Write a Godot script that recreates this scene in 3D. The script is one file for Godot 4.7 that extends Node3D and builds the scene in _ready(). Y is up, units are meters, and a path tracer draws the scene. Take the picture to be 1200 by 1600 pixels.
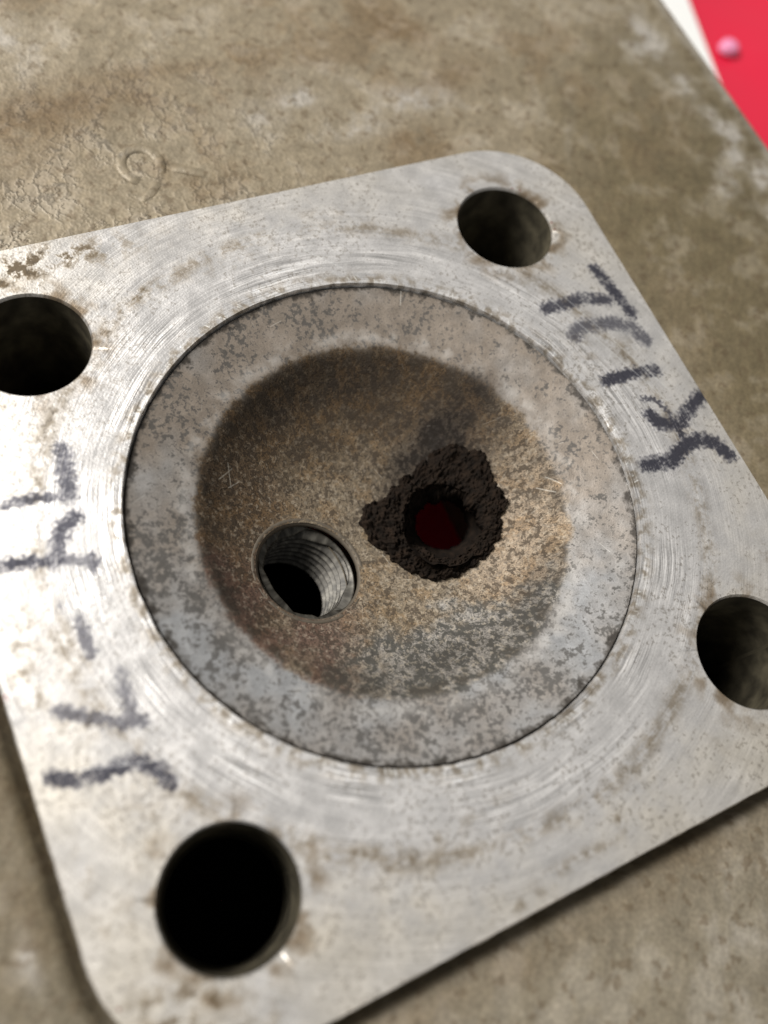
extends Node3D
# A used aluminium cylinder head lying face up on a red plastic surface. One unit of the plan
# is the radius of the round chamber face (40 mm); plan x runs along the flange, plan y away, z up.

const S := 0.04
const LIFT := 1.1
const FLANGE_N := 1280
const FACE_N := 1120
const PLATE_W := 1120
const PLATE_H := 1420
const PLUG := Vector2(-0.33, -0.05)
const PORT := Vector2(0.29, -0.06)
const PLUG_R := 0.218
const PORT_R := 0.165
const HOLE := 1.056
const HOLE_R := 0.225

var rows := []
var mark_mask: PackedFloat32Array
var dirt_mask: PackedFloat32Array
var wear_mask: PackedFloat32Array
var face_dirt: PackedFloat32Array
var plate_dirt: PackedFloat32Array
var plate_pale: PackedFloat32Array
var na := FastNoiseLite.new()
var nb := FastNoiseLite.new()
var nc := FastNoiseLite.new()
var nd := FastNoiseLite.new()
var nl := FastNoiseLite.new()
var ne := FastNoiseLite.new()


func _ready() -> void:
	# camera
	var cam := Camera3D.new()
	cam.name = "camera"
	add_child(cam)
	var right := Vector3(0.893566, 0.188455, 0.407460)
	var up := Vector3(0.311175, 0.394206, -0.864738)
	var back := Vector3(-0.323588, 0.899492, 0.293607)
	cam.transform = Transform3D(Basis(right, up, back).orthonormalized(), at(-1.16563, -1.03985, 3.07179))
	var lens := CameraAttributesPhysical.new()
	lens.frustum_focal_length = 12.0 / tan(deg_to_rad(58.986 / 2.0))
	lens.frustum_focus_distance = 3.62 * S
	lens.exposure_aperture = 5.6
	lens.frustum_near = 0.01
	lens.frustum_far = 20.0
	cam.attributes = lens
	cam.fov = 58.986
	cam.near = 0.01
	cam.far = 20.0
	cam.current = true
	# the room's pale surroundings and one broad soft lamp overhead, on the far left
	var around := WorldEnvironment.new()
	around.name = "surroundings"
	var env := Environment.new()
	env.background_mode = Environment.BG_COLOR
	env.background_color = Color(0.51, 0.51, 0.51)
	env.tonemap_mode = Environment.TONE_MAPPER_LINEAR
	env.tonemap_exposure = 1.0
	env.sdfgi_enabled = true
	env.ssao_enabled = true
	env.ssil_enabled = true
	around.environment = env
	add_child(around)
	var lamp := AreaLight3D.new()
	lamp.name = "soft_overhead_light"
	lamp.area_size = Vector2(0.55, 0.45)
	lamp.light_energy = 2.1
	lamp.light_color = Color(1.0, 0.99, 0.98)
	lamp.area_range = 8.0
	lamp.shadow_enabled = true
	add_child(lamp)
	lamp.look_at_from_position(at(-13.0, 15.0, 22.5), at(-0.3, 0.0, 0.0), Vector3.UP)

	set_noise(na, 11, FastNoiseLite.TYPE_SIMPLEX, 4)
	set_noise(nb, 23, FastNoiseLite.TYPE_SIMPLEX, 1)
	set_noise(nc, 37, FastNoiseLite.TYPE_CELLULAR, 1)
	nc.cellular_return_type = FastNoiseLite.RETURN_DISTANCE2_SUB
	nc.cellular_jitter = 1.0
	set_noise(nd, 51, FastNoiseLite.TYPE_SIMPLEX, 2)

	set_noise(ne, 77, FastNoiseLite.TYPE_SIMPLEX, 5)
	ne.fractal_gain = 0.70
	set_noise(nl, 64, FastNoiseLite.TYPE_CELLULAR, 2)
	nl.cellular_return_type = FastNoiseLite.RETURN_DISTANCE

	build_support()
	build_head()


# ---------------------------------------------------------------- helpers
func set_noise(n: FastNoiseLite, s: int, type: int, octaves: int) -> void:
	n.seed = s
	n.noise_type = type
	n.frequency = 1.0
	n.fractal_type = FastNoiseLite.FRACTAL_FBM if octaves > 1 else FastNoiseLite.FRACTAL_NONE
	n.fractal_octaves = octaves
	n.fractal_gain = 0.55


func at(x: float, y: float, z: float) -> Vector3:
	return Vector3(S * x, S * (z + LIFT), -S * y)


func part(called: String, mesh: Mesh, mat: Material, parent: Node) -> MeshInstance3D:
	var o := MeshInstance3D.new()
	o.name = called
	o.mesh = mesh
	o.material_override = mat
	parent.add_child(o, true)
	return o


func grid(st: SurfaceTool, pts: Array, uvs: Array, closed: bool, flip := false) -> void:
	# pts: rows of PackedVector3Array, all of one length
	var base: int = 0
	if st.has_meta("count"):
		base = st.get_meta("count")
	var m: int = pts[0].size()
	for j in pts.size():
		for i in m:
			st.set_uv(uvs[j][i] if uvs.size() else Vector2(float(i) / m, float(j) / pts.size()))
			st.add_vertex(pts[j][i])
	var last: int = m if closed else m - 1
	for j in pts.size() - 1:
		for i in last:
			var a: int = base + j * m + i
			var b: int = base + j * m + (i + 1) % m
			var c: int = a + m
			var d: int = b + m
			if flip:
				for k in [a, c, b, b, c, d]:
					st.add_index(k)
			else:
				for k in [a, b, c, b, d, c]:
					st.add_index(k)
	st.set_meta("count", base + pts.size() * m)


func begin() -> SurfaceTool:
	var st := SurfaceTool.new()
	st.begin(Mesh.PRIMITIVE_TRIANGLES)
	return st


func done(st: SurfaceTool) -> Mesh:
	st.generate_normals()
	st.generate_tangents()
	return st.commit()


func plan_uv(x: float, y: float, half: float) -> Vector2:
	return Vector2((x + half) / (2.0 * half), (half - y) / (2.0 * half))


func tube(cx: float, cy: float, profile: Array, n := 64, flip := false) -> Mesh:
	# profile: Vector2(radius, z) from top to bottom
	var st := begin()
	var pts := []
	for p in profile:
		var row := PackedVector3Array()
		for i in n:
			var t := TAU * i / n
			row.append(at(cx + p.x * cos(t), cy + p.x * sin(t), p.y))
		pts.append(row)
	grid(st, pts, [], true, flip)
	return done(st)


func ss(a: float, b: float, x: float) -> float:
	return smoothstep(a, b, x)


func dome_z(r: float) -> float:
	# squish band sloping in, rounded lip, then the bowl
	var band := -0.016 - 0.085 * clampf((1.0 - r) / 0.26, 0.0, 2.0)
	var bowl := -0.42 + 0.45 * r * r + 0.5 * pow(r, 6.0)
	var k := 0.022
	var h := clampf(0.5 + 0.5 * (band - bowl) / k, 0.0, 1.0)
	return lerpf(band, bowl, h) - k * h * (1.0 - h)


# ---------------------------------------------------------------- pictures of wear
func paint(w: int, h: int, row_painter: Callable) -> Array:
	# every row gives RGB colour and, after it, height and roughness bytes
	rows = []
	rows.resize(h)
	var id := WorkerThreadPool.add_group_task(row_painter, h, -1, true)
	WorkerThreadPool.wait_for_group_task_completion(id)
	var col := PackedByteArray()
	var hei := PackedByteArray()
	var rou := PackedByteArray()
	for j in h:
		var b: PackedByteArray = rows[j]
		col.append_array(b.slice(0, w * 3))
		hei.append_array(b.slice(w * 3, w * 4))
		rou.append_array(b.slice(w * 4, w * 5))
	return [
		Image.create_from_data(w, h, false, Image.FORMAT_RGB8, col),
		Image.create_from_data(w, h, false, Image.FORMAT_L8, hei),
		Image.create_from_data(w, h, false, Image.FORMAT_L8, rou)]


func worn(pics: Array, metal: float, relief: float, spec := 0.5) -> StandardMaterial3D:
	var m := StandardMaterial3D.new()
	m.albedo_texture = ImageTexture.create_from_image(pics[0])
	var bump: Image = pics[1]
	bump.convert(Image.FORMAT_RGBA8)
	bump.bump_map_to_normal_map(relief)
	m.normal_enabled = true
	m.normal_texture = ImageTexture.create_from_image(bump)
	m.roughness_texture = ImageTexture.create_from_image(pics[2])
	m.roughness = 1.0
	m.metallic = metal
	m.metallic_specular = spec
	m.texture_repeat = false
	return m


func byte(v: float) -> int:
	return int(clampf(v * 255.0, 0.0, 255.0))


func stroke(mask: PackedFloat32Array, n: int, half: float, a: Vector2, b: Vector2, wid: float, amount: float) -> void:
	var s := n / (2.0 * half)
	var pa := Vector2((a.x + half) * s, (half - a.y) * s)
	var pb := Vector2((b.x + half) * s, (half - b.y) * s)
	var w := wid * s
	var x0 := maxi(0, int(minf(pa.x, pb.x) - w - 2))
	var x1 := mini(n - 1, int(maxf(pa.x, pb.x) + w + 2))
	var y0 := maxi(0, int(minf(pa.y, pb.y) - w - 2))
	var y1 := mini(n - 1, int(maxf(pa.y, pb.y) + w + 2))
	var ab := pb - pa
	var l2 := maxf(ab.length_squared(), 0.0001)
	for y in range(y0, y1 + 1):
		for x in range(x0, x1 + 1):
			var p := Vector2(x, y)
			var t := clampf((p - pa).dot(ab) / l2, 0.0, 1.0)
			var d := p.distance_to(pa + ab * t)
			var v := amount * (1.0 - smoothstep(w * 0.35, w * 1.25, d))
			var k := y * n + x
			if v > mask[k]:
				mask[k] = v


func blob(mask: PackedFloat32Array, w: int, h: int, px: Vector2, rad: Vector2, turn: float, amount: float) -> void:
	var reach := maxf(rad.x, rad.y) * 2.2
	var c := cos(turn)
	var s := sin(turn)
	for y in range(maxi(0, int(px.y - reach)), mini(h, int(px.y + reach) + 1)):
		for x in range(maxi(0, int(px.x - reach)), mini(w, int(px.x + reach) + 1)):
			var dx := x - px.x
			var dy := y - px.y
			var u := (c * dx + s * dy) / rad.x
			var v := (c * dy - s * dx) / rad.y
			var q := u * u + v * v
			if q < 4.8:
				mask[y * w + x] += amount * exp(-q)


func flange_blob(mask: PackedFloat32Array, x: float, y: float, rx: float, ry: float, turn: float, amount: float) -> void:
	var s := FLANGE_N / 3.0
	blob(mask, FLANGE_N, FLANGE_N, Vector2((x + 1.5) * s, (1.5 - y) * s), Vector2(rx, ry) * s, -turn, amount)


func flange_row(j: int) -> void:
	var n := FLANGE_N
	var b := PackedByteArray()
	b.resize(n * 5)
	var y := 1.5 - 3.0 * (j + 0.5) / n
	for i in n:
		var x := -1.5 + 3.0 * (i + 0.5) / n
		var r := sqrt(x * x + y * y)
		if r < 0.96:
			b[i * 3] = 120; b[i * 3 + 1] = 110; b[i * 3 + 2] = 95
			b[n * 3 + i] = 128; b[n * 4 + i] = 150
			continue
		var th := atan2(y, x)
		var k := j * n + i
		var low := na.get_noise_2d(x * 1.3 + 5.0, y * 1.3)
		var med := na.get_noise_2d(x * 6.0, y * 6.0 + 9.0)
		var fine := nd.get_noise_2d(x * 75.0, y * 75.0)
		var streak := nb.get_noise_2d(r * 120.0 + low * 1.5, th * 3.0 * r)
		var wide := nb.get_noise_2d(r * 26.0 + 31.0, th * 1.1)
		var scuff := nd.get_noise_2d((x + y * 0.35) * 9.0, (y - x * 0.35) * 70.0)
		var turned := (0.30 + 0.9 * ss(1.34, 1.04, r)) * clampf(0.75 + 1.1 * nb.get_noise_2d(th * 2.3 + 4.0, r * 5.0), 0.25, 1.7)
		var v := 0.855 + 0.05 * low + 0.045 * med + 0.03 * fine + turned * (0.058 * streak + 0.055 * wide) + 0.018 * scuff
		var cr := v
		var cg := v * 0.985
		var cb := v * 0.965
		# skin of old oil beyond the gasket line
		var old := ss(1.22, 1.55, r + 0.10 * med) * (0.42 + 0.5 * low) * (0.55 + 0.45 * ss(0.2, -1.0, y))
		old = clampf(old * 0.7, 0.0, 0.5)
		cr = lerpf(cr, 0.74, old); cg = lerpf(cg, 0.69, old); cb = lerpf(cb, 0.59, old)
		var gr := (r - 1.285 - 0.018 * low) / 0.035
		var gasket := exp(-gr * gr) * clampf(0.34 + 0.7 * na.get_noise_2d(x * 2.0 + 40.0, y * 2.0) + 0.9 * ne.get_noise_2d(x * 12.0, y * 12.0) + 0.25 * streak, 0.0, 0.9)
		var rim := (r - 1.012) / 0.035
		var inner := exp(-rim * rim) * clampf(0.30 + 1.3 * na.get_noise_2d(x * 14.0 + 3.0, y * 14.0), 0.0, 1.0)
		var patchy := clampf(0.30 + 2.0 * ne.get_noise_2d(x * 9.0, y * 9.0 - 20.0), 0.0, 1.25)
		var dirt := clampf(0.66 * gasket + 0.62 * inner + 0.8 * dirt_mask[k] * patchy, 0.0, 0.93)
		cr = lerpf(cr, 0.40, dirt); cg = lerpf(cg, 0.345, dirt); cb = lerpf(cb, 0.265, dirt)
		# stud hole stains
		var hd := Vector2(absf(x) - HOLE, absf(y) - HOLE).length() - HOLE_R
		if hd < 0.16:
			var hs := ss(0.12, 0.0, hd) * clampf(0.02 + 1.2 * na.get_noise_2d(x * 5.0 - 8.0, y * 5.0), 0.0, 0.75)
			cr = lerpf(cr, 0.47, hs); cg = lerpf(cg, 0.39, hs); cb = lerpf(cb, 0.29, hs)
		# pits and specks
		var pit := na.get_noise_2d(x * 24.0 - 3.0, y * 24.0 + 6.0)
		var pits := ss(0.22, 0.55, pit + 0.5 * low + 0.3 * med - 0.06) * ss(-0.35, 0.25, fine) * 0.42
		cr = lerpf(cr, 0.36, pits); cg = lerpf(cg, 0.33, pits); cb = lerpf(cb, 0.29, pits)
		# felt pen, rubbed off along the tool marks
		var wi := clampi(i + int(5.0 * nb.get_noise_2d(x * 34.0, y * 34.0) + 3.0 * fine), 0, n - 1)
		var wj := clampi(j + int(5.0 * nb.get_noise_2d(x * 34.0 + 9.0, y * 34.0) + 3.0 * fine), 0, n - 1)
		var ink: float = mark_mask[wj * n + wi]
		if ink > 0.0:
			var keep := clampf(1.18 + 0.30 * nd.get_noise_2d(x * 40.0 + 2.0, y * 40.0) + 0.28 * streak + 0.75 * med - 0.5 * absf(scuff), 0.0, 1.0)
			ink = clampf(ink * keep * 1.0, 0.0, 0.86)
			cr = lerpf(cr, 0.175, ink); cg = lerpf(cg, 0.175, ink); cb = lerpf(cb, 0.215, ink)
		var wear: float = wear_mask[k]
		if wear > 0.0:
			cr = lerpf(cr, 0.97, wear); cg = lerpf(cg, 0.97, wear); cb = lerpf(cb, 0.95, wear)
		b[i * 3] = byte(cr); b[i * 3 + 1] = byte(cg); b[i * 3 + 2] = byte(cb)
		b[n * 3 + i] = byte(0.5 + 0.10 * med + 0.07 * fine + 0.10 * streak * turned - 0.22 * pits - 0.15 * dirt - 0.2 * wear + 0.03 * scuff)
		b[n * 4 + i] = byte(0.37 + 0.08 * med + 0.05 * streak + 0.32 * dirt + 0.2 * ink + 0.2 * pits + 0.20 * old)
	rows[j] = b


func paint_flange() -> StandardMaterial3D:
	var n := FLANGE_N * FLANGE_N
	mark_mask = PackedFloat32Array(); mark_mask.resize(n)
	dirt_mask = PackedFloat32Array(); dirt_mask.resize(n)
	wear_mask = PackedFloat32Array(); wear_mask.resize(n)
	for s in pen_strokes():
		var q: Array = s[2]
		for k in range(0, q.size() - 2, 2):
			stroke(mark_mask, FLANGE_N, 1.5, Vector2(q[k], q[k + 1]), Vector2(q[k + 2], q[k + 3]), s[0] * 1.35, s[1])
	# dirt: x, y, two radii, turn, strength
	for d in [[-0.90, 1.41, 0.32, 0.07, 0.0, 1.3], [-1.05, 1.37, 0.14, 0.06, 0.2, 0.8], [-0.62, 1.15, 0.12, 0.02, 0.5, 0.7], [-0.83, 0.93, 0.05, 0.12, -0.5, 0.35],
		[0.24, -1.38, 0.018, 0.034, 0.3, 0.85], [-1.28, -1.31, 0.14, 0.10, 0.2, 1.3], [-1.38, -1.20, 0.05, 0.04, 0.0, 0.5], [-1.13, -1.42, 0.10, 0.05, 0.0, 0.6],
		[-0.37, -1.17, 0.26, 0.022, 0.12, 0.40], [-0.64, -1.10, 0.20, 0.025, -0.25, 0.45], [0.90, -0.86, 0.05, 0.05, 0.0, 0.5],
		[-0.80, -0.98, 0.10, 0.03, -0.6, 0.6], [-0.82, -1.10, 0.07, 0.04, 0.0, 0.6], [-1.43, -0.12, 0.05, 0.12, 0.0, 0.5], [-1.38, 0.02, 0.05, 0.16, 0.2, 0.35],
		[-1.24, -0.10, 0.02, 0.16, 0.15, 0.45], [-1.42, -0.25, 0.03, 0.08, 0.0, 0.6], [0.05, -1.42, 0.14, 0.02, 0.0, 0.6], [-0.20, -1.46, 0.12, 0.02, 0.1, 0.55],
		[1.08, 0.37, 0.05, 0.13, 0.1, 0.45], [1.00, 0.75, 0.10, 0.04, -0.5, 0.35], [1.28, 0.30, 0.08, 0.05, 0.2, 0.35], [-1.30, -0.38, 0.10, 0.06, -0.3, 0.45],
		[-1.22, -0.75, 0.09, 0.16, 0.2, 0.30], [-1.43, -0.85, 0.02, 0.12, 0.0, 0.5], [-1.38, -0.98, 0.04, 0.03, 0.0, 0.8], [0.30, 1.34, 0.20, 0.03, -0.1, 0.25],
		[1.30, -1.0, 0.10, 0.03, 0.3, 0.3], [1.34, -0.72, 0.05, 0.05, 0.0, 0.55], [-0.2, 1.2, 0.16, 0.03, 0.1, 0.35], [0.9, -1.25, 0.3, 0.04, 0.2, 0.2]]:
		flange_blob(dirt_mask, d[0], d[1], d[2], d[3], d[4], d[5])
	var rng := RandomNumberGenerator.new()
	rng.seed = 4
	for k in 170:
		var p := Vector2(rng.randf_range(-1.5, 1.5), rng.randf_range(-1.5, 1.5))
		var t := rng.randf_range(0.0, TAU)
		var l := rng.randf_range(0.01, 0.10) * (3.0 if rng.randf() < 0.12 else 1.0)
		stroke(wear_mask, FLANGE_N, 1.5, p, p + Vector2(cos(t), sin(t)) * l, 0.0014, rng.randf_range(0.1, 0.38))
	for k in 110:   # nicks along the edge of the bore
		var t := rng.randf_range(0.0, TAU)
		var p := Vector2(cos(t), sin(t)) * rng.randf_range(1.0, 1.02)
		stroke(wear_mask, FLANGE_N, 1.5, p, p + Vector2(cos(t + 0.4), sin(t + 0.4)) * rng.randf_range(0.004, 0.02), 0.003, rng.randf_range(0.4, 0.9))
	for q in [[0.10, 1.20, 0.24, 1.05], [0.0, 1.11, 0.05, 1.08], [-1.40, -0.50, -1.12, -0.58], [-1.33, -0.46, -1.20, -0.56], [-1.46, -0.24, -1.42, -0.28], [1.10, 0.72, 1.36, 0.06], [1.06, 0.66, 1.33, 0.0]]:
		stroke(wear_mask, FLANGE_N, 1.5, Vector2(q[0], q[1]), Vector2(q[2], q[3]), 0.0024, 0.5)
	var pics := paint(FLANGE_N, FLANGE_N, flange_row)
	# little flecks of red paint on the edges
	var im: Image = pics[0]
	for q in [[-1.497, -0.20], [-1.492, -0.215], [1.275, 0.98], [1.28, 1.02], [-1.455, -1.20], [1.19, 1.25], [1.22, 1.23], [-1.27, -0.98]]:
		for k in 9:
			var px := int((q[0] + 1.5) / 3.0 * FLANGE_N) + k % 3
			var py := int((1.5 - q[1]) / 3.0 * FLANGE_N) + k / 3
			im.set_pixel(clampi(px, 0, FLANGE_N - 1), clampi(py, 0, FLANGE_N - 1), Color(0.45, 0.12, 0.12))
	return worn(pics, 0.55, 1.2)


func pen_strokes() -> Array:
	# half width, strength, points of the line
	return [
		[0.024, 0.90, [1.35, 0.73, 1.37, 0.66, 1.38, 0.58, 1.40, 0.46]],
		[0.026, 0.80, [1.02, 0.60, 1.12, 0.60, 1.22, 0.60, 1.32, 0.56]],
		[0.030, 0.62, [1.08, 0.44, 1.13, 0.47, 1.21, 0.46, 1.30, 0.44, 1.36, 0.39, 1.39, 0.32]],
		[0.024, 0.90, [1.10, 0.19, 1.22, 0.19, 1.35, 0.17]],
		[0.010, 0.70, [1.21, 0.06, 1.26, 0.05, 1.29, -0.01, 1.30, -0.08, 1.30, -0.15]],
		[0.028, 0.90, [1.21, -0.02, 1.22, -0.06, 1.31, -0.10, 1.40, -0.05, 1.48, -0.01]],
		[0.013, 0.90, [1.31, -0.10, 1.29, -0.16]],
		[0.029, 0.95, [1.06, -0.22, 1.18, -0.24, 1.27, -0.20, 1.36, -0.19, 1.42, -0.23, 1.45, -0.30]],
		[0.027, 0.75, [-1.08, 0.59, -1.09, 0.50, -1.11, 0.41]],
		[0.017, 0.75, [-1.32, 0.44, -1.26, 0.44, -1.19, 0.43, -1.11, 0.40]],
		[0.024, 0.80, [-1.11, 0.32, -1.16, 0.30, -1.20, 0.24, -1.22, 0.18]],
		[0.020, 0.85, [-1.41, 0.24, -1.37, 0.23, -1.29, 0.21, -1.22, 0.18]],
		[0.018, 0.55, [-1.22, 0.19, -1.10, 0.14]],
		[0.011, 0.70, [-1.10, 0.17, -1.11, 0.11]],
		[0.008, 0.50, [-1.25, 0.04, -1.25, 0.01]],
		[0.018, 0.60, [-1.21, -0.04, -1.21, -0.17]],
		[0.020, 0.55, [-1.14, -0.27, -1.15, -0.34, -1.15, -0.43]],
		[0.020, 0.60, [-1.36, -0.31, -1.27, -0.37, -1.20, -0.42, -1.13, -0.44]],
		[0.021, 0.90, [-1.44, -0.50, -1.38, -0.54, -1.28, -0.55, -1.19, -0.55, -1.13, -0.60, -1.11, -0.66]]]


func face_row(j: int) -> void:
	var n := FACE_N
	var b := PackedByteArray()
	b.resize(n * 5)
	var y := 1.0 - 2.0 * (j + 0.5) / n
	for i in n:
		var x := -1.0 + 2.0 * (i + 0.5) / n
		var r := sqrt(x * x + y * y)
		if r > 1.02:
			continue
		var k := j * n + i
		# u runs right and v away as the photographer stood
		var u := 0.91 * x - 0.41 * y
		var v := 0.41 * x + 0.91 * y
		var low := na.get_noise_2d(x * 2.2, y * 2.2 + 3.0)
		var med := na.get_noise_2d(x * 9.0 + 4.0, y * 9.0)
		var fine := 1.25 * ne.get_noise_2d(x * 30.0, y * 30.0)
		var grain := nb.get_noise_2d(x * 130.0, y * 130.0)
		var speck := na.get_noise_2d(x * 21.0 + 8.0, y * 21.0)
		# squish band: grey alloy under a thin brown film
		var film := clampf(0.24 + 0.8 * ss(-0.6, 0.4, v) + 0.6 * low, 0.0, 1.0)
		var g := 0.60 + 0.05 * med + 0.045 * fine + 0.04 * grain
		var ar := g * lerpf(1.0, 0.93, film)
		var ag := g * lerpf(1.0, 0.855, film)
		var ab := g * lerpf(0.995, 0.77, film)
		var mott := 1.25 * ne.get_noise_2d(x * 15.0, y * 15.0 + 50.0)
		var limit := 0.44 - 0.26 * ss(0.2, -0.8, v) - 0.16 * ss(0.0, -0.8, u) - 0.40 * low - 0.2 * med
		var spread := na.get_noise_2d(x * 4.5 + 60.0, y * 4.5)
		var soot := ss(limit, limit + 0.20, 0.75 * mott + 0.65 * fine + 0.55 * spread) * 0.74
		soot = maxf(soot, ss(0.30, 0.42, fine + 0.35 * speck + 0.3 * low - 0.12 * ss(-0.2, 0.5, v)) * 0.55)
		ar = lerpf(ar, 0.29, soot); ag = lerpf(ag, 0.28, soot); ab = lerpf(ab, 0.265, soot)
		# bowl: baked brown deposit, with some of its light and shade painted in
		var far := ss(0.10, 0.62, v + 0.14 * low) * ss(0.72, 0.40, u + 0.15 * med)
		var near := ss(-0.34, -0.50, v - 0.26 * u + 0.14 * low + 0.10 * med)
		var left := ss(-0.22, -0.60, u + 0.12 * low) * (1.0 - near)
		near *= ss(-0.30, 0.02, u + 0.1 * low + 0.1 * med)
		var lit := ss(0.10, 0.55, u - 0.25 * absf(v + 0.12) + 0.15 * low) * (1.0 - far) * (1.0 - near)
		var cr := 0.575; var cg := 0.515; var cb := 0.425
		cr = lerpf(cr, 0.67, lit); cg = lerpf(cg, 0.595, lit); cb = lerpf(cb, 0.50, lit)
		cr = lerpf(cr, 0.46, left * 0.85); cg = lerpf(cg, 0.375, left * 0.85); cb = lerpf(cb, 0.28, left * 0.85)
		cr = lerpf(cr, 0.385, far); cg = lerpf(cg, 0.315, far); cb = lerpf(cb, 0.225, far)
		cr = lerpf(cr, 0.63, near * 0.9); cg = lerpf(cg, 0.61, near * 0.9); cb = lerpf(cb, 0.58, near * 0.9)
		var rust := ss(0.05, 0.45, na.get_noise_2d(x * 5.0 - 9.0, y * 5.0) + 0.25 * far) * 0.26 * (1.0 - near)
		cr = lerpf(cr, 0.56, rust); cg = lerpf(cg, 0.41, rust); cb = lerpf(cb, 0.23, rust)
		var plum := ss(0.05, -0.35, u) * ss(-0.05, -0.35, v) * (1.0 - near) * (0.8 + low)
		plum = clampf(plum, 0.0, 0.7)
		cr = lerpf(cr, 0.44, plum); cg = lerpf(cg, 0.335, plum); cb = lerpf(cb, 0.295, plum)
		var t := 0.94 + 0.42 * fine + 0.12 * grain + 0.16 * med
		cr *= t; cg *= t; cb *= t
		var dark := ss(0.14, 0.26, fine + 0.7 * med + 0.30 * far + 0.14 * left - 0.04) * 0.70
		var edge_at := 0.34 - 0.60 * near - 0.10 * far - 0.4 * low - 0.3 * med
		dark = maxf(dark, ss(edge_at, edge_at + 0.18, 0.8 * mott + 0.65 * fine + 0.3 * spread) * (0.52 + 0.32 * near))
		cr = lerpf(cr, lerpf(0.19, 0.25, near), dark); cg = lerpf(cg, lerpf(0.16, 0.245, near), dark); cb = lerpf(cb, lerpf(0.125, 0.225, near), dark)
		var pale := ss(0.26, 0.36, ne.get_noise_2d(x * 24.0 + 30.0, y * 24.0)) * 0.5 * (1.0 - far * 0.6)
		cr = lerpf(cr, 0.74, pale); cg = lerpf(cg, 0.69, pale); cb = lerpf(cb, 0.61, pale)
		var sheen_off := (r - 0.785) / 0.030  # lip highlight painted in as a paler patchy ring
		var lip_sheen := exp(-sheen_off * sheen_off) * clampf(0.18 + 0.7 * med, 0.0, 0.5)
		ar = lerpf(ar, 0.74, lip_sheen); ag = lerpf(ag, 0.725, lip_sheen); ab = lerpf(ab, 0.70, lip_sheen)
		var inb := ss(0.760, 0.728, r + 0.018 * med + 0.010 * fine)
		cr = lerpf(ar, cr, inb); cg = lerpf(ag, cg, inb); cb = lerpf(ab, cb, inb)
		var lip := (r - 0.72 + 0.012 * med) / 0.028
		var line := exp(-lip * lip) * clampf(0.15 + 1.3 * med + 0.4 * low, 0.0, 0.5)
		cr = lerpf(cr, 0.27, line); cg = lerpf(cg, 0.24, line); cb = lerpf(cb, 0.20, line)
		var dirt := clampf(face_dirt[k] * (0.85 + 0.5 * fine + 0.5 * med), 0.0, 0.93)
		cr = lerpf(cr, 0.13, dirt); cg = lerpf(cg, 0.105, dirt); cb = lerpf(cb, 0.08, dirt)
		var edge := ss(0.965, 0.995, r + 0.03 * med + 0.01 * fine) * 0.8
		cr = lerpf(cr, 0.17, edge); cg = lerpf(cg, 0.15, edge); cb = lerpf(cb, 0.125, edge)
		var wear: float = wear_mask[k]
		if wear > 0.0:
			cr = lerpf(cr, 0.93, wear); cg = lerpf(cg, 0.92, wear); cb = lerpf(cb, 0.88, wear)
		b[i * 3] = byte(cr); b[i * 3 + 1] = byte(cg); b[i * 3 + 2] = byte(cb)
		b[n * 3 + i] = byte(0.5 + (0.10 + 0.16 * inb) * fine + (0.05 + 0.08 * inb) * grain + 0.12 * med - 0.12 * soot * (1.0 - inb) + 0.14 * dark * inb - 0.25 * wear)
		b[n * 4 + i] = byte(lerpf(0.46 + 0.25 * soot + 0.08 * med, 0.66 + 0.14 * dark + 0.06 * fine, inb) - 0.2 * wear + 0.2 * dirt)
	rows[j] = b


func paint_face() -> StandardMaterial3D:
	var n := FACE_N * FACE_N
	face_dirt = PackedFloat32Array(); face_dirt.resize(n)
	wear_mask = PackedFloat32Array(); wear_mask.resize(n)
	var s := FACE_N / 2.0
	# soot licked up from the crusted hole, and a few smudges
	for d in [[0.36, 0.27, 0.17, 0.11, 0.5, 0.75], [0.46, 0.30, 0.12, 0.10, 0.0, 0.55], [0.30, 0.10, 0.25, 0.22, 0.0, 0.55], [0.62, 0.40, 0.10, 0.06, -0.8, 0.45],
		[0.10, 0.62, 0.22, 0.05, -0.1, 0.40], [-0.22, 0.60, 0.16, 0.05, 0.3, 0.35], [-0.60, 0.38, 0.04, 0.07, 0.0, 0.45], [-0.40, 0.16, 0.05, 0.06, 0.0, 0.25], [-0.70, -0.10, 0.04, 0.10, 0.2, 0.3],
		[0.05, -0.60, 0.25, 0.07, 0.0, 0.25], [0.45, -0.48, 0.16, 0.06, 0.75, 0.30], [-0.40, -0.52, 0.12, 0.05, -0.7, 0.3]]:
		blob(face_dirt, FACE_N, FACE_N, Vector2((d[0] + 1.0) * s, (1.0 - d[1]) * s), Vector2(d[2], d[3]) * s, -d[4], d[5])
	var rng := RandomNumberGenerator.new()
	rng.seed = 9
	for k in 60:
		var p := Vector2(rng.randf_range(-0.95, 0.95), rng.randf_range(-0.95, 0.95))
		var t := rng.randf_range(0.0, TAU)
		stroke(wear_mask, FACE_N, 1.0, p, p + Vector2(cos(t), sin(t)) * rng.randf_range(0.01, 0.07), 0.0014, rng.randf_range(0.1, 0.45))
	for q in [[-0.56, 0.37, -0.49, 0.41], [-0.53, 0.34, -0.48, 0.36], [-0.50, 0.43, -0.52, 0.34], [0.42, 0.83, 0.45, 0.90], [0.66, -0.10, 0.70, -0.16], [0.70, -0.08, 0.73, -0.14]]:
		stroke(wear_mask, FACE_N, 1.0, Vector2(q[0], q[1]), Vector2(q[2], q[3]), 0.0026, 0.5)
	return worn(paint(FACE_N, FACE_N, face_row), 0.2, 1.1)


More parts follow.
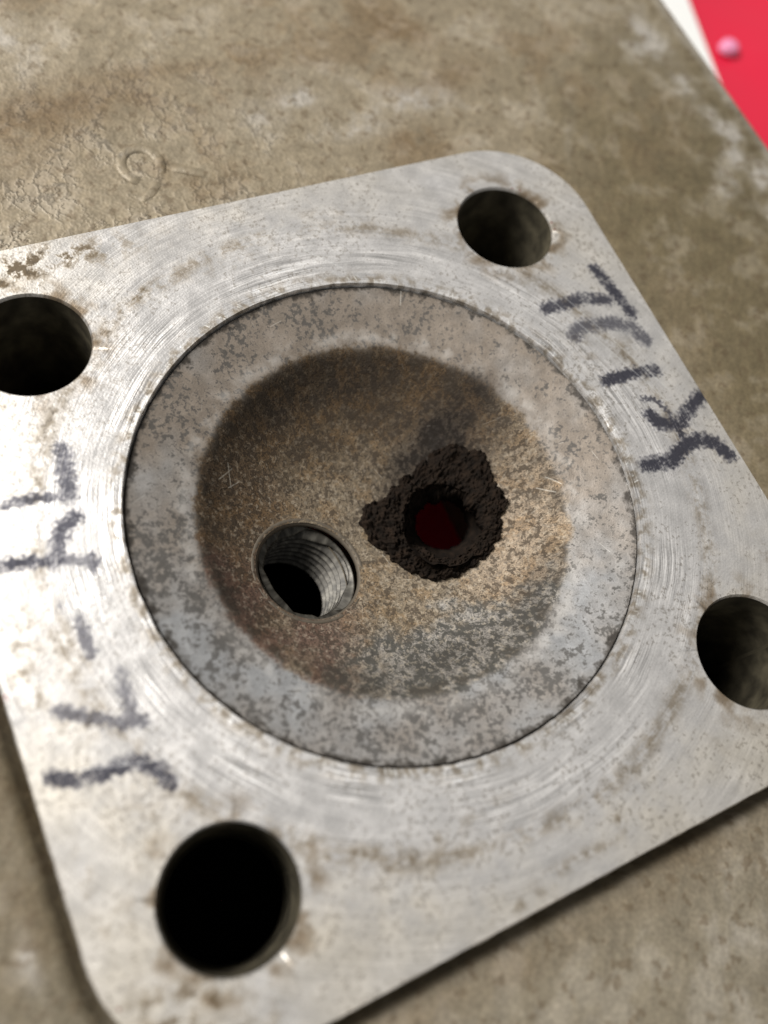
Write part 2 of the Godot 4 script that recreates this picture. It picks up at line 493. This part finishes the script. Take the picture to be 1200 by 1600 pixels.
func plate_row(j: int) -> void:
	var n := PLATE_W
	var b := PackedByteArray()
	b.resize(n * 5)
	var y := 3.9 - 7.1 * (j + 0.5) / PLATE_H
	for i in n:
		var x := -2.8 + 5.6 * (i + 0.5) / n
		if absf(x) < 1.4 and absf(y) < 1.4:
			continue
		var k := j * n + i
		var low := na.get_noise_2d(x * 0.9 + 2.0, y * 0.9)
		var med := na.get_noise_2d(x * 3.2, y * 3.2 + 7.0)
		var fine := na.get_noise_2d(x * 14.0, y * 14.0)
		var grain := nb.get_noise_2d(x * 45.0, y * 45.0)
		var scuff := nd.get_noise_2d((x - y * 0.8) * 14.0, (y + x * 0.8) * 3.0)
		var cr := 0.585; var cg := 0.535; var cb := 0.445
		# brown in blotches, olive along the right side
		var brown := clampf(plate_dirt[k] * (0.75 + 0.6 * med) + 0.45 * ss(0.05, 0.5, low + 0.5 * med), 0.0, 0.85)
		cr = lerpf(cr, 0.43, brown); cg = lerpf(cg, 0.355, brown); cb = lerpf(cb, 0.25, brown)
		var olive := ss(1.2, 2.0, x + 0.3 * low) * ss(2.6, 1.2, y + 0.6 * low) * 0.95
		cr = lerpf(cr, 0.435, olive); cg = lerpf(cg, 0.39, olive); cb = lerpf(cb, 0.29, olive)
		var grey := ss(-0.6, -1.6, y + 0.3 * low) * 0.5
		cr = lerpf(cr, 0.52, grey); cg = lerpf(cg, 0.49, grey); cb = lerpf(cb, 0.425, grey)
		var left := ss(-1.35, -1.6, x) * ss(0.6, -0.2, y) * 0.6
		cr = lerpf(cr, 0.42, left); cg = lerpf(cg, 0.385, left); cb = lerpf(cb, 0.31, left)
		var wear_and_glint := clampf(plate_pale[k] * (0.7 + 1.0 * med) + 0.22 * ss(0.0, 0.6, med - 0.3 * low), 0.0, 0.8)
		var edge_glint := ss(2.70, 2.80, x + 0.05 * med) * 0.6  # light caught by the bevelled right edge, painted as a pale strip
		wear_and_glint = maxf(wear_and_glint, edge_glint)
		cr = lerpf(cr, 0.68, wear_and_glint); cg = lerpf(cg, 0.66, wear_and_glint); cb = lerpf(cb, 0.63, wear_and_glint)
		var t := 1.0 + 0.06 * fine + 0.04 * grain + 0.07 * med + 0.04 * scuff
		var spots := ss(0.34, 0.55, na.get_noise_2d(x * 9.0 + 70.0, y * 9.0)) * 0.4
		# crazed casting skin
		var crackle := 0.0
		var area := ss(1.1, -0.2, x + 0.3 * low) * ss(1.4, 1.6, y) * ss(2.9, 2.2, y)
		if area > 0.0:
			var wx := x + 0.05 * med
			var wy := y + 0.05 * fine
			crackle = ss(0.22, 0.0, nc.get_noise_2d(wx * 17.0, wy * 12.0) + 1.0) * area * clampf(0.5 + 1.6 * med, 0.1, 1.0)
		t *= 1.0 - 0.22 * crackle
		cr *= t; cg *= t; cb *= t
		cr = lerpf(cr, 0.36, spots); cg = lerpf(cg, 0.30, spots); cb = lerpf(cb, 0.22, spots)
		b[i * 3] = byte(cr); b[i * 3 + 1] = byte(cg); b[i * 3 + 2] = byte(cb)
		b[n * 3 + i] = byte(0.5 + 0.16 * fine + 0.06 * grain + 0.10 * med - 0.42 * crackle - 0.10 * spots)
		b[n * 4 + i] = byte(0.52 + 0.12 * med + 0.16 * brown + 0.05 * fine + 0.1 * spots)
	rows[j] = b


func paint_plate() -> StandardMaterial3D:
	var n := PLATE_W * PLATE_H
	plate_dirt = PackedFloat32Array(); plate_dirt.resize(n)
	plate_pale = PackedFloat32Array(); plate_pale.resize(n)
	var s := PLATE_W / 5.6
	for d in [[-0.60, 2.28, 0.45, 0.13, 0.0, 1.1], [-0.85, 2.10, 0.30, 0.25, 0.3, 0.6], [-0.05, 2.40, 0.40, 0.05, -0.1, 0.6], [1.18, 2.40, 0.10, 0.25, 0.8, 0.6], [1.26, 2.05, 0.25, 0.09, 0.3, 0.8],
		[0.90, 1.75, 0.20, 0.08, 0.0, 0.5], [2.05, 0.60, 0.5, 0.4, 0.0, 0.6], [1.9, 0.0, 0.3, 0.6, 0.0, 0.5], [2.0, 1.4, 0.3, 0.3, 0.0, 0.4], [-1.62, -0.85, 0.05, 0.2, 0.1, 0.7],
		[-1.60, -0.40, 0.08, 0.3, 0.0, 0.5], [0.3, -1.62, 0.8, 0.06, 0.02, 0.7], [-0.6, -1.6, 0.4, 0.06, 0.0, 0.6], [-0.25, -1.66, 0.06, 0.04, 0.0, 0.6], [1.1, -1.75, 0.25, 0.1, 0.0, 0.3], [0.7, -1.70, 0.05, 0.03, 0.4, 0.8], [0.72, -1.98, 0.04, 0.05, 0.4, 0.6]]:
		blob(plate_dirt, PLATE_W, PLATE_H, Vector2((d[0] + 2.8) * s, (3.9 - d[1]) * s), Vector2(d[2], d[3]) * s, -d[4], d[5])
	for d in [[1.05, 1.98, 0.14, 0.10, 0.0, 0.8], [0.75, 1.85, 0.20, 0.08, 0.2, 0.5], [2.62, 1.35, 0.10, 0.5, 0.1, 0.8], [2.45, 1.0, 0.08, 0.20, 0.3, 0.7], [1.75, 1.6, 0.03, 0.22, -0.5, 0.5], [2.60, 0.55, 0.1, 0.2, 0.0, 0.5],
		[-0.9, 2.75, 0.3, 0.25, 0.0, 0.5], [2.5, 2.1, 0.15, 0.2, 0.0, 0.5], [0.4, 2.1, 0.3, 0.15, 0.2, 0.45], [0.9, -2.0, 0.5, 0.3, 0.0, 0.35], [-1.66, -1.0, 0.03, 0.14, 0.0, 0.6]]:
		blob(plate_pale, PLATE_W, PLATE_H, Vector2((d[0] + 2.8) * s, (3.9 - d[1]) * s), Vector2(d[2], d[3]) * s, -d[4], d[5])
	return worn(paint(PLATE_W, PLATE_H, plate_row), 0.2, 1.1)


# ---------------------------------------------------------------- the head
func rounded(half_x: float, y0: float, y1: float, rad: float, per: int, straight: int) -> PackedVector2Array:
	# anticlockwise seen from above, starting on the right side
	var out := PackedVector2Array()
	var corner := [Vector2(half_x - rad, y1 - rad), Vector2(-half_x + rad, y1 - rad), Vector2(-half_x + rad, y0 + rad), Vector2(half_x - rad, y0 + rad)]
	for c in 4:
		for k in per + 1:
			var t: float = PI / 2 * c + PI / 2 * k / per
			out.append(corner[c] + rad * Vector2(cos(t), sin(t)))
		var t2: float = PI / 2 * (c + 1)
		var from: Vector2 = corner[c] + rad * Vector2(cos(t2), sin(t2))
		var to: Vector2 = corner[(c + 1) % 4] + rad * Vector2(cos(t2), sin(t2))
		for k in range(1, straight):
			out.append(from.lerp(to, float(k) / straight))
	return out


func plain_metal(c: Color, rough: float, metal: float) -> StandardMaterial3D:
	var m := StandardMaterial3D.new()
	m.albedo_color = c
	m.roughness = rough
	m.metallic = metal
	return m


func flange_mesh() -> Mesh:
	var st := begin()
	var b := 1.5
	var rc := 0.44
	for q in 4:
		var sx: float = [1, -1, -1, 1][q]
		var sy: float = [1, 1, -1, -1][q]
		var flip := sx * sy > 0.0
		var c := Vector2(HOLE, HOLE)
		# directions to the corners of the quarter must be met exactly
		var keys := []
		for p in [Vector2(b, 0), Vector2(b, b - rc), Vector2(b - rc, b), Vector2(0, b), Vector2(0, 1), Vector2(1, 0)]:
			keys.append((p - c).angle())
		for k in 200:
			var t := -PI + TAU * (k + 0.5) / 200.0
			var clear := true
			for c6 in 6:
				if absf(t - keys[c6]) < 0.014:
					clear = false
			if clear:
				keys.append(t)
		keys.sort()
		var outer := PackedVector2Array()
		for t in keys:
			outer.append(quarter_edge(c, Vector2(cos(t), sin(t)), b, rc))
		var pts := []
		var uvs := []
		for ring in range(1, 6):
			var row := PackedVector3Array()
			var ur := PackedVector2Array()
			for k in keys.size():
				var d := Vector2(cos(keys[k]), sin(keys[k]))
				var p := (c + d * (HOLE_R + 0.004)).lerp(outer[k], (ring - 1) / 4.0)
				row.append(at(p.x * sx, p.y * sy, 0.0))
				ur.append(plan_uv(p.x * sx, p.y * sy, 1.5))
			pts.append(row)
			uvs.append(ur)
		grid(st, pts, uvs, true, flip)
		pts = []
		uvs = []
		for pr in [[HOLE_R - 0.004, -0.016], [HOLE_R + 0.001, -0.004], [HOLE_R + 0.004, 0.0]]:
			var row := PackedVector3Array()
			var ur := PackedVector2Array()
			for k in 97:
				var t := TAU * k / 96.0
				var p: Vector2 = c + Vector2(cos(t), sin(t)) * pr[0]
				row.append(at(p.x * sx, p.y * sy, pr[1]))
				ur.append(plan_uv(p.x * sx, p.y * sy, 1.5))
			pts.append(row)
			uvs.append(ur)
		grid(st, pts, uvs, false, flip)
	# outer side with a bevel and a fillet at its foot, a little uneven as cast
	var loop := rounded(b, -b, b, rc, 24, 60)
	var side := []
	var suv := []
	for pr in [[0.0, 0.0], [0.005, -0.007], [0.0, -0.03], [-0.02, -0.06], [-0.03, -0.25]]:
		var row := PackedVector3Array()
		var ur := PackedVector2Array()
		for p in loop:
			var nrm := Vector2(clampf(p.x, -b + rc, b - rc), clampf(p.y, -b + rc, b - rc))
			nrm = (p - nrm).normalized()
			var wob: float = 0.0035 * na.get_noise_2d(p.x * 12.0, p.y * 12.0) * (1.0 if pr[1] < 0.0 else 0.0)
			var e: Vector2 = p + nrm * (pr[0] + wob)
			row.append(at(e.x, e.y, pr[1]))
			ur.append(plan_uv(p.x * 0.995, p.y * 0.995, 1.5))
		side.append(row)
		suv.append(ur)
	grid(st, side, suv, true, true)
	# wall of the round recess
	var wall := []
	var wuv := []
	for pr in [[1.0, 0.0], [0.997, -0.006], [0.995, -0.085], [0.96, -0.085]]:
		var row := PackedVector3Array()
		var ur := PackedVector2Array()
		for k in 360:
			var t := TAU * k / 360.0
			var e: float = pr[0] + (0.0025 * nb.get_noise_1d(k * 0.9) if pr[1] < 0.0 and pr[1] > -0.05 else 0.0)
			row.append(at(cos(t) * e, sin(t) * e, pr[1]))
			ur.append(plan_uv(cos(t) * 1.004, sin(t) * 1.004, 1.5) if pr[1] > -0.05 else plan_uv(cos(t) * 0.93, sin(t) * 0.93, 1.5))
		wall.append(row)
		wuv.append(ur)
	grid(st, wall, wuv, true, false)
	return done(st)


func quarter_edge(c: Vector2, d: Vector2, b: float, rc: float) -> Vector2:
	var best := 1e9
	if d.x < -1e-6: best = minf(best, -c.x / d.x)
	if d.y < -1e-6: best = minf(best, -c.y / d.y)
	if d.x > 1e-6: best = minf(best, (b - c.x) / d.x)
	if d.y > 1e-6: best = minf(best, (b - c.y) / d.y)
	var pb := c.dot(d)
	var disc := pb * pb - (c.length_squared() - 1.0)
	if disc > 0.0 and -pb - sqrt(disc) > 0.0:
		var hit := c + d * (-pb - sqrt(disc))
		if hit.x > -0.0001 and hit.y > -0.0001:
			best = minf(best, -pb - sqrt(disc))
	var p := c + d * best
	var k := Vector2(b - rc, b - rc)
	if p.x > k.x and p.y > k.y:   # rounded corner
		var o := c - k
		var ob := o.dot(d)
		p = c + d * (-ob + sqrt(maxf(ob * ob - o.length_squared() + rc * rc, 0.0)))
	return p


func face_mesh() -> Mesh:
	# square grid over the disc with two holes, snapped to the edges of holes and rim
	var st := begin()
	var n := 420
	var r_out := 0.988
	var id := {}
	var count := 0
	var step := 2.0 / n
	var pos := []
	var state := PackedByteArray()   # 0 free, 1 snapped, 2 out
	pos.resize((n + 1) * (n + 1))
	state.resize((n + 1) * (n + 1))
	for j in n + 1:
		for i in n + 1:
			var p := Vector2(-1.0 + i * step, -1.0 + j * step)
			var k := j * (n + 1) + i
			var gaps := [r_out - p.length(), p.distance_to(PLUG) - PLUG_R, p.distance_to(PORT) - PORT_R]
			if gaps.min() < -step * 0.75:
				state[k] = 2
			elif gaps.min() < step * 0.55:
				state[k] = 1
				if gaps[0] == gaps.min():
					p = p.normalized() * r_out
				else:
					var c := PLUG if gaps[1] == gaps.min() else PORT
					var rad := PLUG_R if gaps[1] == gaps.min() else PORT_R
					p = c + (p - c).normalized() * rad
			pos[k] = p
	for j in n:
		for i in n:
			var a := j * (n + 1) + i
			for tri in [[a, a + n + 2, a + 1], [a, a + n + 1, a + n + 2]]:
				var snapped_all := true
				var bad := false
				for k in tri:
					if state[k] == 2: bad = true
					if state[k] != 1: snapped_all = false
				if bad:
					continue
				if snapped_all:
					var mid: Vector2 = (pos[tri[0]] + pos[tri[1]] + pos[tri[2]]) / 3.0
					if mid.distance_to(PLUG) < PLUG_R or mid.distance_to(PORT) < PORT_R:
						continue
				for k in tri:
					if not id.has(k):
						id[k] = count
						count += 1
						var p: Vector2 = pos[k]
						st.set_uv(plan_uv(p.x, p.y, 1.0))
						st.add_vertex(at(p.x, p.y, dome_z(p.length()) + 0.004 * na.get_noise_2d(p.x * 2.0, p.y * 2.0)))
					st.add_index(id[k])
	# the uneven rim going down into the gap
	var rim := []
	var ruv := []
	for pr in [[0.988, 0.0], [0.982, -0.05]]:
		var row := PackedVector3Array()
		var ur := PackedVector2Array()
		for k in 360:
			var t := TAU * k / 360.0
			row.append(at(cos(t) * pr[0], sin(t) * pr[0], dome_z(0.988) + pr[1]))
			ur.append(plan_uv(cos(t) * 0.999, sin(t) * 0.999, 1.0))
		rim.append(row)
		ruv.append(ur)
	st.set_meta("count", count)
	grid(st, rim, ruv, true, true)
	return done(st)


func thread_mesh() -> Mesh:
	var st := begin()
	var pts := []
	var n := 96
	var pitch := 0.034
	var depth := 0.31
	var m := 190
	for j in m + 1:
		var row := PackedVector3Array()
		for i in n:
			var t := TAU * i / n
			var rim := PLUG + 0.208 * Vector2(cos(t), sin(t))
			var top := dome_z(rim.length()) - 0.028
			var low := -0.36 - depth
			var z := lerpf(top, low, float(j) / m)
			var ph := fposmod(z / pitch + t / TAU, 1.0)
			var tooth := absf(2.0 * ph - 1.0)
			tooth = clampf(tooth * 1.12 - 0.06, 0.0, 1.0)
			var fade := ss(0.0, 0.02, top - z)
			var rad := 0.220 - 0.038 * tooth * fade
			row.append(at(PLUG.x + rad * cos(t) + (z + 0.36) * 0.36, PLUG.y + rad * sin(t) + (z + 0.36) * 0.02, z))
		pts.append(row)
	grid(st, pts, [], true, false)
	return done(st)


func rim_mesh() -> Mesh:
	# thin machined seat at the mouth of the threaded hole
	var st := begin()
	var pts := []
	for pr in [[0.237, -0.004], [0.234, 0.0015], [0.222, -0.001], [0.211, -0.010], [0.208, -0.020], [0.215, -0.030]]:
		var row := PackedVector3Array()
		for i in 128:
			var t := TAU * i / 128
			var p: Vector2 = PLUG + pr[0] * Vector2(cos(t), sin(t))
			row.append(at(p.x, p.y, dome_z(p.length()) + pr[1] + 0.002 * nb.get_noise_1d(i * 0.4)))
		pts.append(row)
	grid(st, pts, [], true, false)
	return done(st)


func crust_mesh() -> Mesh:
	var st := begin()
	var outline := [-0.03, 0.12, -0.03, 0.01, 0.01, -0.08, 0.07, -0.20, 0.16, -0.285, 0.28, -0.29, 0.40, -0.26, 0.51, -0.15, 0.565, -0.05, 0.55, 0.05, 0.56, 0.15, 0.48, 0.24, 0.37, 0.27, 0.25, 0.21, 0.12, 0.17]
	var ang := []
	for k in range(0, outline.size(), 2):
		var d := Vector2(outline[k], outline[k + 1]) - PORT
		ang.append([fposmod(d.angle(), TAU), d.length()])
	ang.sort_custom(func(a, b): return a[0] < b[0])
	var n := 420
	var m := 90
	var pts := []
	for j in m + 1:
		var row := PackedVector3Array()
		var f := float(j) / m
		for i in n:
			var t := TAU * i / n
			var r1 := 0.2
			for k in ang.size():
				var a0: Array = ang[k]
				var a1: Array = ang[(k + 1) % ang.size()]
				var span: float = fposmod(a1[0] - a0[0], TAU)
				var into: float = fposmod(t - a0[0], TAU)
				if into <= span:
					r1 = lerpf(a0[1], a1[1], smoothstep(0.0, 1.0, into / span))
					break
			var dir := Vector2(cos(t), sin(t))
			r1 *= 1.0 + 0.05 * na.get_noise_2d(cos(t) * 3.0 + 6.0, sin(t) * 3.0)
			var r0 := 0.150 + 0.018 * na.get_noise_2d(cos(t) * 1.6, sin(t) * 1.6)
			var rad := 0.0
			var z := 0.0
			var lean := 0.0
			if f < 0.3:   # lining of the hole
				rad = lerpf(r0 + 0.03, r0, f / 0.3)
				z = lerpf(-0.16, -0.01, f / 0.3)
				lean = -z * 0.36
			else:
				var g := (f - 0.3) / 0.7
				rad = lerpf(r0, r1, g)
				z = 0.034 * pow(sin(PI * clampf(g * 0.9 + 0.1, 0.0, 1.0)), 0.7) * lerpf(1.0, 0.75, g) - 0.016 * ss(0.9, 1.0, g) - 0.008
			var p := PORT + dir * rad + Vector2(lean, 0)
			var base := dome_z(p.length()) if f >= 0.3 else dome_z((PORT + dir * r0).length())
			# clumps and grit
			var q := Vector3(p.x, p.y, z) * 13.0
			var lump := -nl.get_noise_3d(q.x * 1.5 + 0.5 * na.get_noise_3d(q.x, q.y, q.z), q.y * 1.5, q.z * 1.5) * 1.3
			var grit := na.get_noise_3d(q.x * 4.0, q.y * 4.0, q.z * 4.0)
			var push := 0.040 * (lump - 0.35) + 0.016 * grit + 0.012 * na.get_noise_3d(q.x * 0.6, q.y * 0.6, 3.0)
			var k2 := ss(0.0, 0.12, f) * ss(1.0, 0.95, f)
			if f < 0.3:
				p -= dir * push * k2
			else:
				z += push * k2 * 1.15
				p += dir * (0.008 * na.get_noise_3d(q.y * 1.7, q.x * 1.7, 5.0) + 0.003 * grit) * ss(0.35, 0.6, f)
			row.append(at(p.x, p.y, base + z))
		pts.append(row)
	grid(st, pts, [], true, true)
	return done(st)


func port_mesh() -> Mesh:
	# the crusted hole leans outwards like the threaded one and narrows with soot
	var st := begin()
	var pts := []
	for pr in [[0.185, -0.30], [0.170, -0.42], [0.14, -0.47], [0.125, -0.52], [0.120, -0.56], [0.14, -0.575], [0.22, -0.56], [0.26, -0.40]]:
		var row := PackedVector3Array()
		for i in 72:
			var t := TAU * i / 72.0
			var rad: float = pr[0] * (1.0 + 0.10 * na.get_noise_3d(cos(t) * 2.0, sin(t) * 2.0, pr[1] * 9.0))
			row.append(at(PORT.x - (pr[1] + 0.36) * 0.36 + rad * cos(t), PORT.y - (pr[1] + 0.36) * 0.30 + rad * sin(t), pr[1]))
		pts.append(row)
	grid(st, pts, [], true, false)
	return done(st)


func plate_mesh() -> Mesh:
	var st := begin()
	var inner := rounded(1.462, -1.462, 1.462, 0.402, 24, 60)
	var outer := rounded(2.8, -3.2, 3.9, 0.35, 24, 60)
	var pts := []
	var uvs := []
	# a narrow trench added round the flange's foot to darken it with shade
	for e in [[0.0, -0.24], [0.038, -0.24], [0.062, -0.22], [0.088, -0.135], [0.105, -0.112]]:
		var h := 1.462 + float(e[0])
		var loop := rounded(h, -h, h, 0.402 + float(e[0]), 24, 60)
		var row := PackedVector3Array()
		var ur := PackedVector2Array()
		for p in loop:
			row.append(at(p.x, p.y, e[1]))
			ur.append(Vector2((p.x + 2.8) / 5.6, (3.9 - p.y) / 7.1))
		pts.append(row)
		uvs.append(ur)
	inner = rounded(1.59, -1.59, 1.59, 0.53, 24, 60)
	for j in 33:
		var row := PackedVector3Array()
		var ur := PackedVector2Array()
		for k in inner.size():
			var p := inner[k].lerp(outer[k], j / 32.0)
			var h := 0.010 * na.get_noise_2d(p.x * 1.4, p.y * 1.4) + 0.004 * na.get_noise_2d(p.x * 6.0, p.y * 6.0)
			row.append(at(p.x, p.y, -0.105 + h * ss(0.0, 0.1, j / 32.0) * ss(1.0, 0.9, j / 32.0)))
			ur.append(Vector2((p.x + 2.8) / 5.6, (3.9 - p.y) / 7.1))
		pts.append(row)
		uvs.append(ur)
	for e in [[0.012, -0.004], [0.020, -0.014], [0.022, -0.14], [0.008, -0.155], [-0.3, -0.155], [-1.0, -0.155]]:
		var row := PackedVector3Array()
		var ur := PackedVector2Array()
		for k in outer.size():
			var c := Vector2(clampf(outer[k].x, -2.45, 2.45), clampf(outer[k].y, -2.85, 3.55))
			var nrm := (outer[k] - c).normalized()
			var p: Vector2 = outer[k] + nrm * e[0]
			row.append(at(p.x, p.y, -0.105 + e[1]))
			ur.append(Vector2((outer[k].x * 0.995 + 2.8) / 5.6, (3.9 - outer[k].y * 0.995) / 7.1))
		pts.append(row)
		uvs.append(ur)
	grid(st, pts, uvs, true, true)
	return done(st)


func ridge(line: Array, wid: float, high: float, z0: float) -> Mesh:
	# a soft raised line, as cast letters have
	var st := begin()
	var pts := []
	var uvs := []
	for k in line.size():
		var a: Vector2 = line[maxi(k - 1, 0)]
		var b: Vector2 = line[mini(k + 1, line.size() - 1)]
		var nrm := (b - a).normalized().orthogonal()
		var row := PackedVector3Array()
		var ur := PackedVector2Array()
		var taper := 0.25 if k == 0 or k == line.size() - 1 else 1.0
		for s in 9:
			var t := -1.0 + s / 4.0
			var p: Vector2 = line[k] + nrm * wid * t
			row.append(at(p.x, p.y, z0 + high * taper * pow(maxf(0.0, 1.0 - t * t), 0.4) - 0.012))
			ur.append(Vector2((p.x + 2.8) / 5.6, (3.9 - p.y) / 7.1))
		pts.append(row)
		uvs.append(ur)
	grid(st, pts, uvs, false, true)
	return done(st)


func build_head() -> void:
	var head := Node3D.new()
	head.name = "cylinder_head"
	add_child(head)
	head.set_meta("label", "worn aluminium cylinder head lying face up, square four-hole flange round a brown sooty bowl")
	head.set_meta("category", "engine part")

	var plate_mat := paint_plate()
	var flange_mat := paint_flange()
	var face_mat := paint_face()
	var bore_mat := plain_metal(Color(0.33, 0.30, 0.25), 0.55, 0.3)
	var rough_noise := FastNoiseLite.new()
	rough_noise.seed = 5
	rough_noise.frequency = 0.02
	var rough_pic := NoiseTexture2D.new()
	rough_pic.width = 256
	rough_pic.height = 256
	rough_pic.seamless = true
	rough_pic.noise = rough_noise
	var ramp := Gradient.new()
	ramp.set_color(0, Color(0.20, 0.185, 0.15))
	ramp.set_color(1, Color(0.46, 0.43, 0.35))
	rough_pic.color_ramp = ramp
	bore_mat.albedo_color = Color.WHITE
	bore_mat.albedo_texture = rough_pic
	bore_mat.uv1_scale = Vector3(2, 2, 1)
	var thread_mat := plain_metal(Color(0.50, 0.47, 0.42), 0.42, 0.45)
	var grime := NoiseTexture2D.new()
	grime.width = 512
	grime.height = 256
	var grime_noise := FastNoiseLite.new()
	grime_noise.seed = 8
	grime_noise.frequency = 0.03
	grime_noise.fractal_octaves = 4
	grime.noise = grime_noise
	var grime_ramp := Gradient.new()
	grime_ramp.set_color(0, Color(0.11, 0.10, 0.08))
	grime_ramp.set_color(1, Color(0.42, 0.405, 0.37))
	grime.color_ramp = grime_ramp
	thread_mat.albedo_color = Color.WHITE
	thread_mat.albedo_texture = grime
	thread_mat.uv1_scale = Vector3(2, 1, 1)
	var seat_mat := plain_metal(Color(0.40, 0.365, 0.315), 0.6, 0.25)
	var soot := plain_metal(Color.WHITE, 0.95, 0.0)
	soot.metallic_specular = 0.2
	var soot_noise := FastNoiseLite.new()
	soot_noise.seed = 15
	soot_noise.frequency = 0.03
	soot_noise.fractal_octaves = 4
	var soot_pic := NoiseTexture2D.new()
	soot_pic.width = 256
	soot_pic.height = 256
	soot_pic.seamless = true
	soot_pic.noise = soot_noise
	var soot_ramp := Gradient.new()
	soot_ramp.set_color(0, Color(0.06, 0.055, 0.05))
	soot_ramp.set_color(1, Color(0.21, 0.165, 0.13))
	soot_pic.color_ramp = soot_ramp
	soot.albedo_texture = soot_pic
	soot.uv1_triplanar = true
	soot.uv1_scale = Vector3(70, 70, 70)
	var hole_black := plain_metal(Color(0.06, 0.055, 0.05), 0.8, 0.0)  # near-black for added surfaces that make the holes look unlit
	hole_black.metallic_specular = 0.15
	var cast_mat := plain_metal(Color(0.50, 0.46, 0.39), 0.7, 0.1)

	var plate := part("cast_plate", plate_mesh(), plate_mat, head)
	# cast letters left standing beside the flange
	var loop := []
	for k in 17:
		var t := -0.9 + TAU * 0.86 * k / 16.0
		loop.append(Vector2(-0.36, 1.885) + Vector2(0.085 * cos(t), 0.095 * sin(t)))
	part("raised_cast_letter", ridge(loop, 0.032, 0.022, -0.108), plate_mat, plate)
	part("raised_cast_letter", ridge([Vector2(-0.30, 1.80), Vector2(-0.33, 1.76), Vector2(-0.37, 1.72), Vector2(-0.41, 1.70), Vector2(-0.46, 1.72)], 0.030, 0.020, -0.108), plate_mat, plate)
	part("raised_cast_letter", ridge([Vector2(-0.27, 1.86), Vector2(-0.20, 1.82), Vector2(-0.12, 1.77), Vector2(-0.06, 1.735)], 0.032, 0.022, -0.108), plate_mat, plate)

	var flange := part("square_flange", flange_mesh(), flange_mat, head)
	for q in [Vector2(-1, 1), Vector2(1, 1), Vector2(1, -1), Vector2(-1, -1)]:
		var r := HOLE_R - 0.004
		part("stud_hole", tube(q.x * HOLE, q.y * HOLE, [Vector2(r, -0.012), Vector2(r - 0.002, -0.3), Vector2(r - 0.004, -0.70), Vector2(r + 0.012, -0.715), Vector2(r + 0.02, -1.02)], 96), bore_mat, flange)
		part("added_hole_floor", tube(q.x * HOLE, q.y * HOLE, [Vector2(r + 0.02, -1.0), Vector2(0.1, -1.01), Vector2(0.002, -1.01)], 48), hole_black, flange)  # floor added so that the hole reads black
		part("stud_boss", tube(q.x * HOLE, q.y * HOLE, [Vector2(r + 0.09, -0.25), Vector2(r + 0.09, -1.03), Vector2(0.002, -1.04)], 48, true), cast_mat, flange)
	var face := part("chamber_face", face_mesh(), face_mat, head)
	part("spark_plug_thread", thread_mesh(), thread_mat, face)
	part("plug_hole_seat", rim_mesh(), seat_mat, face)
	part("added_dark_sleeve", tube(PLUG.x - 0.115, PLUG.y, [Vector2(0.208, -0.668), Vector2(0.25, -0.675), Vector2(0.25, -1.06), Vector2(0.002, -1.06)], 64), hole_black, face)  # closed dark sleeve added so that the plug hole reads black
	part("plug_boss", tube(PLUG.x - 0.13, PLUG.y, [Vector2(0.29, -0.45), Vector2(0.29, -1.07), Vector2(0.002, -1.08)], 48, true), cast_mat, face)
	var crust := part("carbon_crust", crust_mesh(), soot, face)
	crust.set_meta("label", "black crumbly soot crust round the open hole")
	part("port_sleeve", port_mesh(), soot, face)

	# cooling fins under the plate, which the head stands on
	for x in [-2.5, -1.98, -1.47, -0.68, 0.0, 0.68, 1.47, 1.98, 2.5]:
		var fin := BoxMesh.new()
		var tip := -0.2585 if absf(x) > 1.2 else -0.88
		fin.size = Vector3(0.07 * S, (LIFT + tip) * S, 6.4 * S)
		var o := part("cooling_fin", fin, cast_mat, head)
		o.position = at(x, 0.35, (tip - LIFT) / 2.0)


# ---------------------------------------------------------------- what it lies on
func build_support() -> void:
	var red := StandardMaterial3D.new()
	red.albedo_color = Color(0.87, 0.15, 0.26)
	red.roughness = 0.3
	red.metallic_specular = 0.5
	var st := begin()
	var pts := []
	for j in 141:
		var row := PackedVector3Array()
		for i in 141:
			var x := -14.0 + 28.0 * i / 140.0
			var y := -14.0 + 28.0 * j / 140.0
			var away := ss(3.0, 4.2, maxf(absf(x), absf(y - 0.35) * 0.8))
			row.append(at(x, y, -LIFT + away * 0.10 * na.get_noise_2d(x * 0.25 + 3.0, y * 0.25)))
		pts.append(row)
	grid(st, pts, [], false, true)
	var o := part("work_surface", done(st), red, self)
	o.set_meta("kind", "structure")
	o.set_meta("label", "glossy red plastic surface under and behind the metal head")
	o.set_meta("category", "work surface")

	# a small pale raised spot in place of a highlight, with a rolled foot
	var glint := begin()
	var sp := []
	for k in 15:
		var row := PackedVector3Array()
		var f := k / 14.0
		var high := 0.045 * sqrt(maxf(0.0, 1.0 - f * f)) + 0.012 * (1.0 - ss(0.8, 1.0, f))
		for i in 40:
			var t := TAU * i / 40
			row.append(at(4.31 + 0.08 * f * cos(t), 2.83 + 0.075 * f * sin(t) * (1.0 + 0.15 * cos(t)), -1.098 + high))
		sp.append(row)
	grid(glint, sp, [], true, true)
	var pink := plain_metal(Color(0.95, 0.62, 0.76), 0.25, 0.0)
	var s := part("highlight_stand_in", done(glint), pink, self)
	s.set_meta("label", "tiny pale pink glossy spot modelled in place of a highlight on the red plastic beyond the plate's far right edge")
	s.set_meta("category", "highlight")

	# white sheet beside it
	var white := plain_metal(Color(0.95, 0.95, 0.93), 0.6, 0.0)
	var sheet := BoxMesh.new()
	sheet.size = Vector3(1.25 * S, 0.02 * S, 3.0 * S)
	var w := part("white_sheet", sheet, white, self)
	w.position = at(3.64, 3.67, -1.03)
	w.rotation.y = -0.28
	w.set_meta("label", "blurred white sheet on the red surface past the plate's far right edge")
	w.set_meta("category", "sheet")
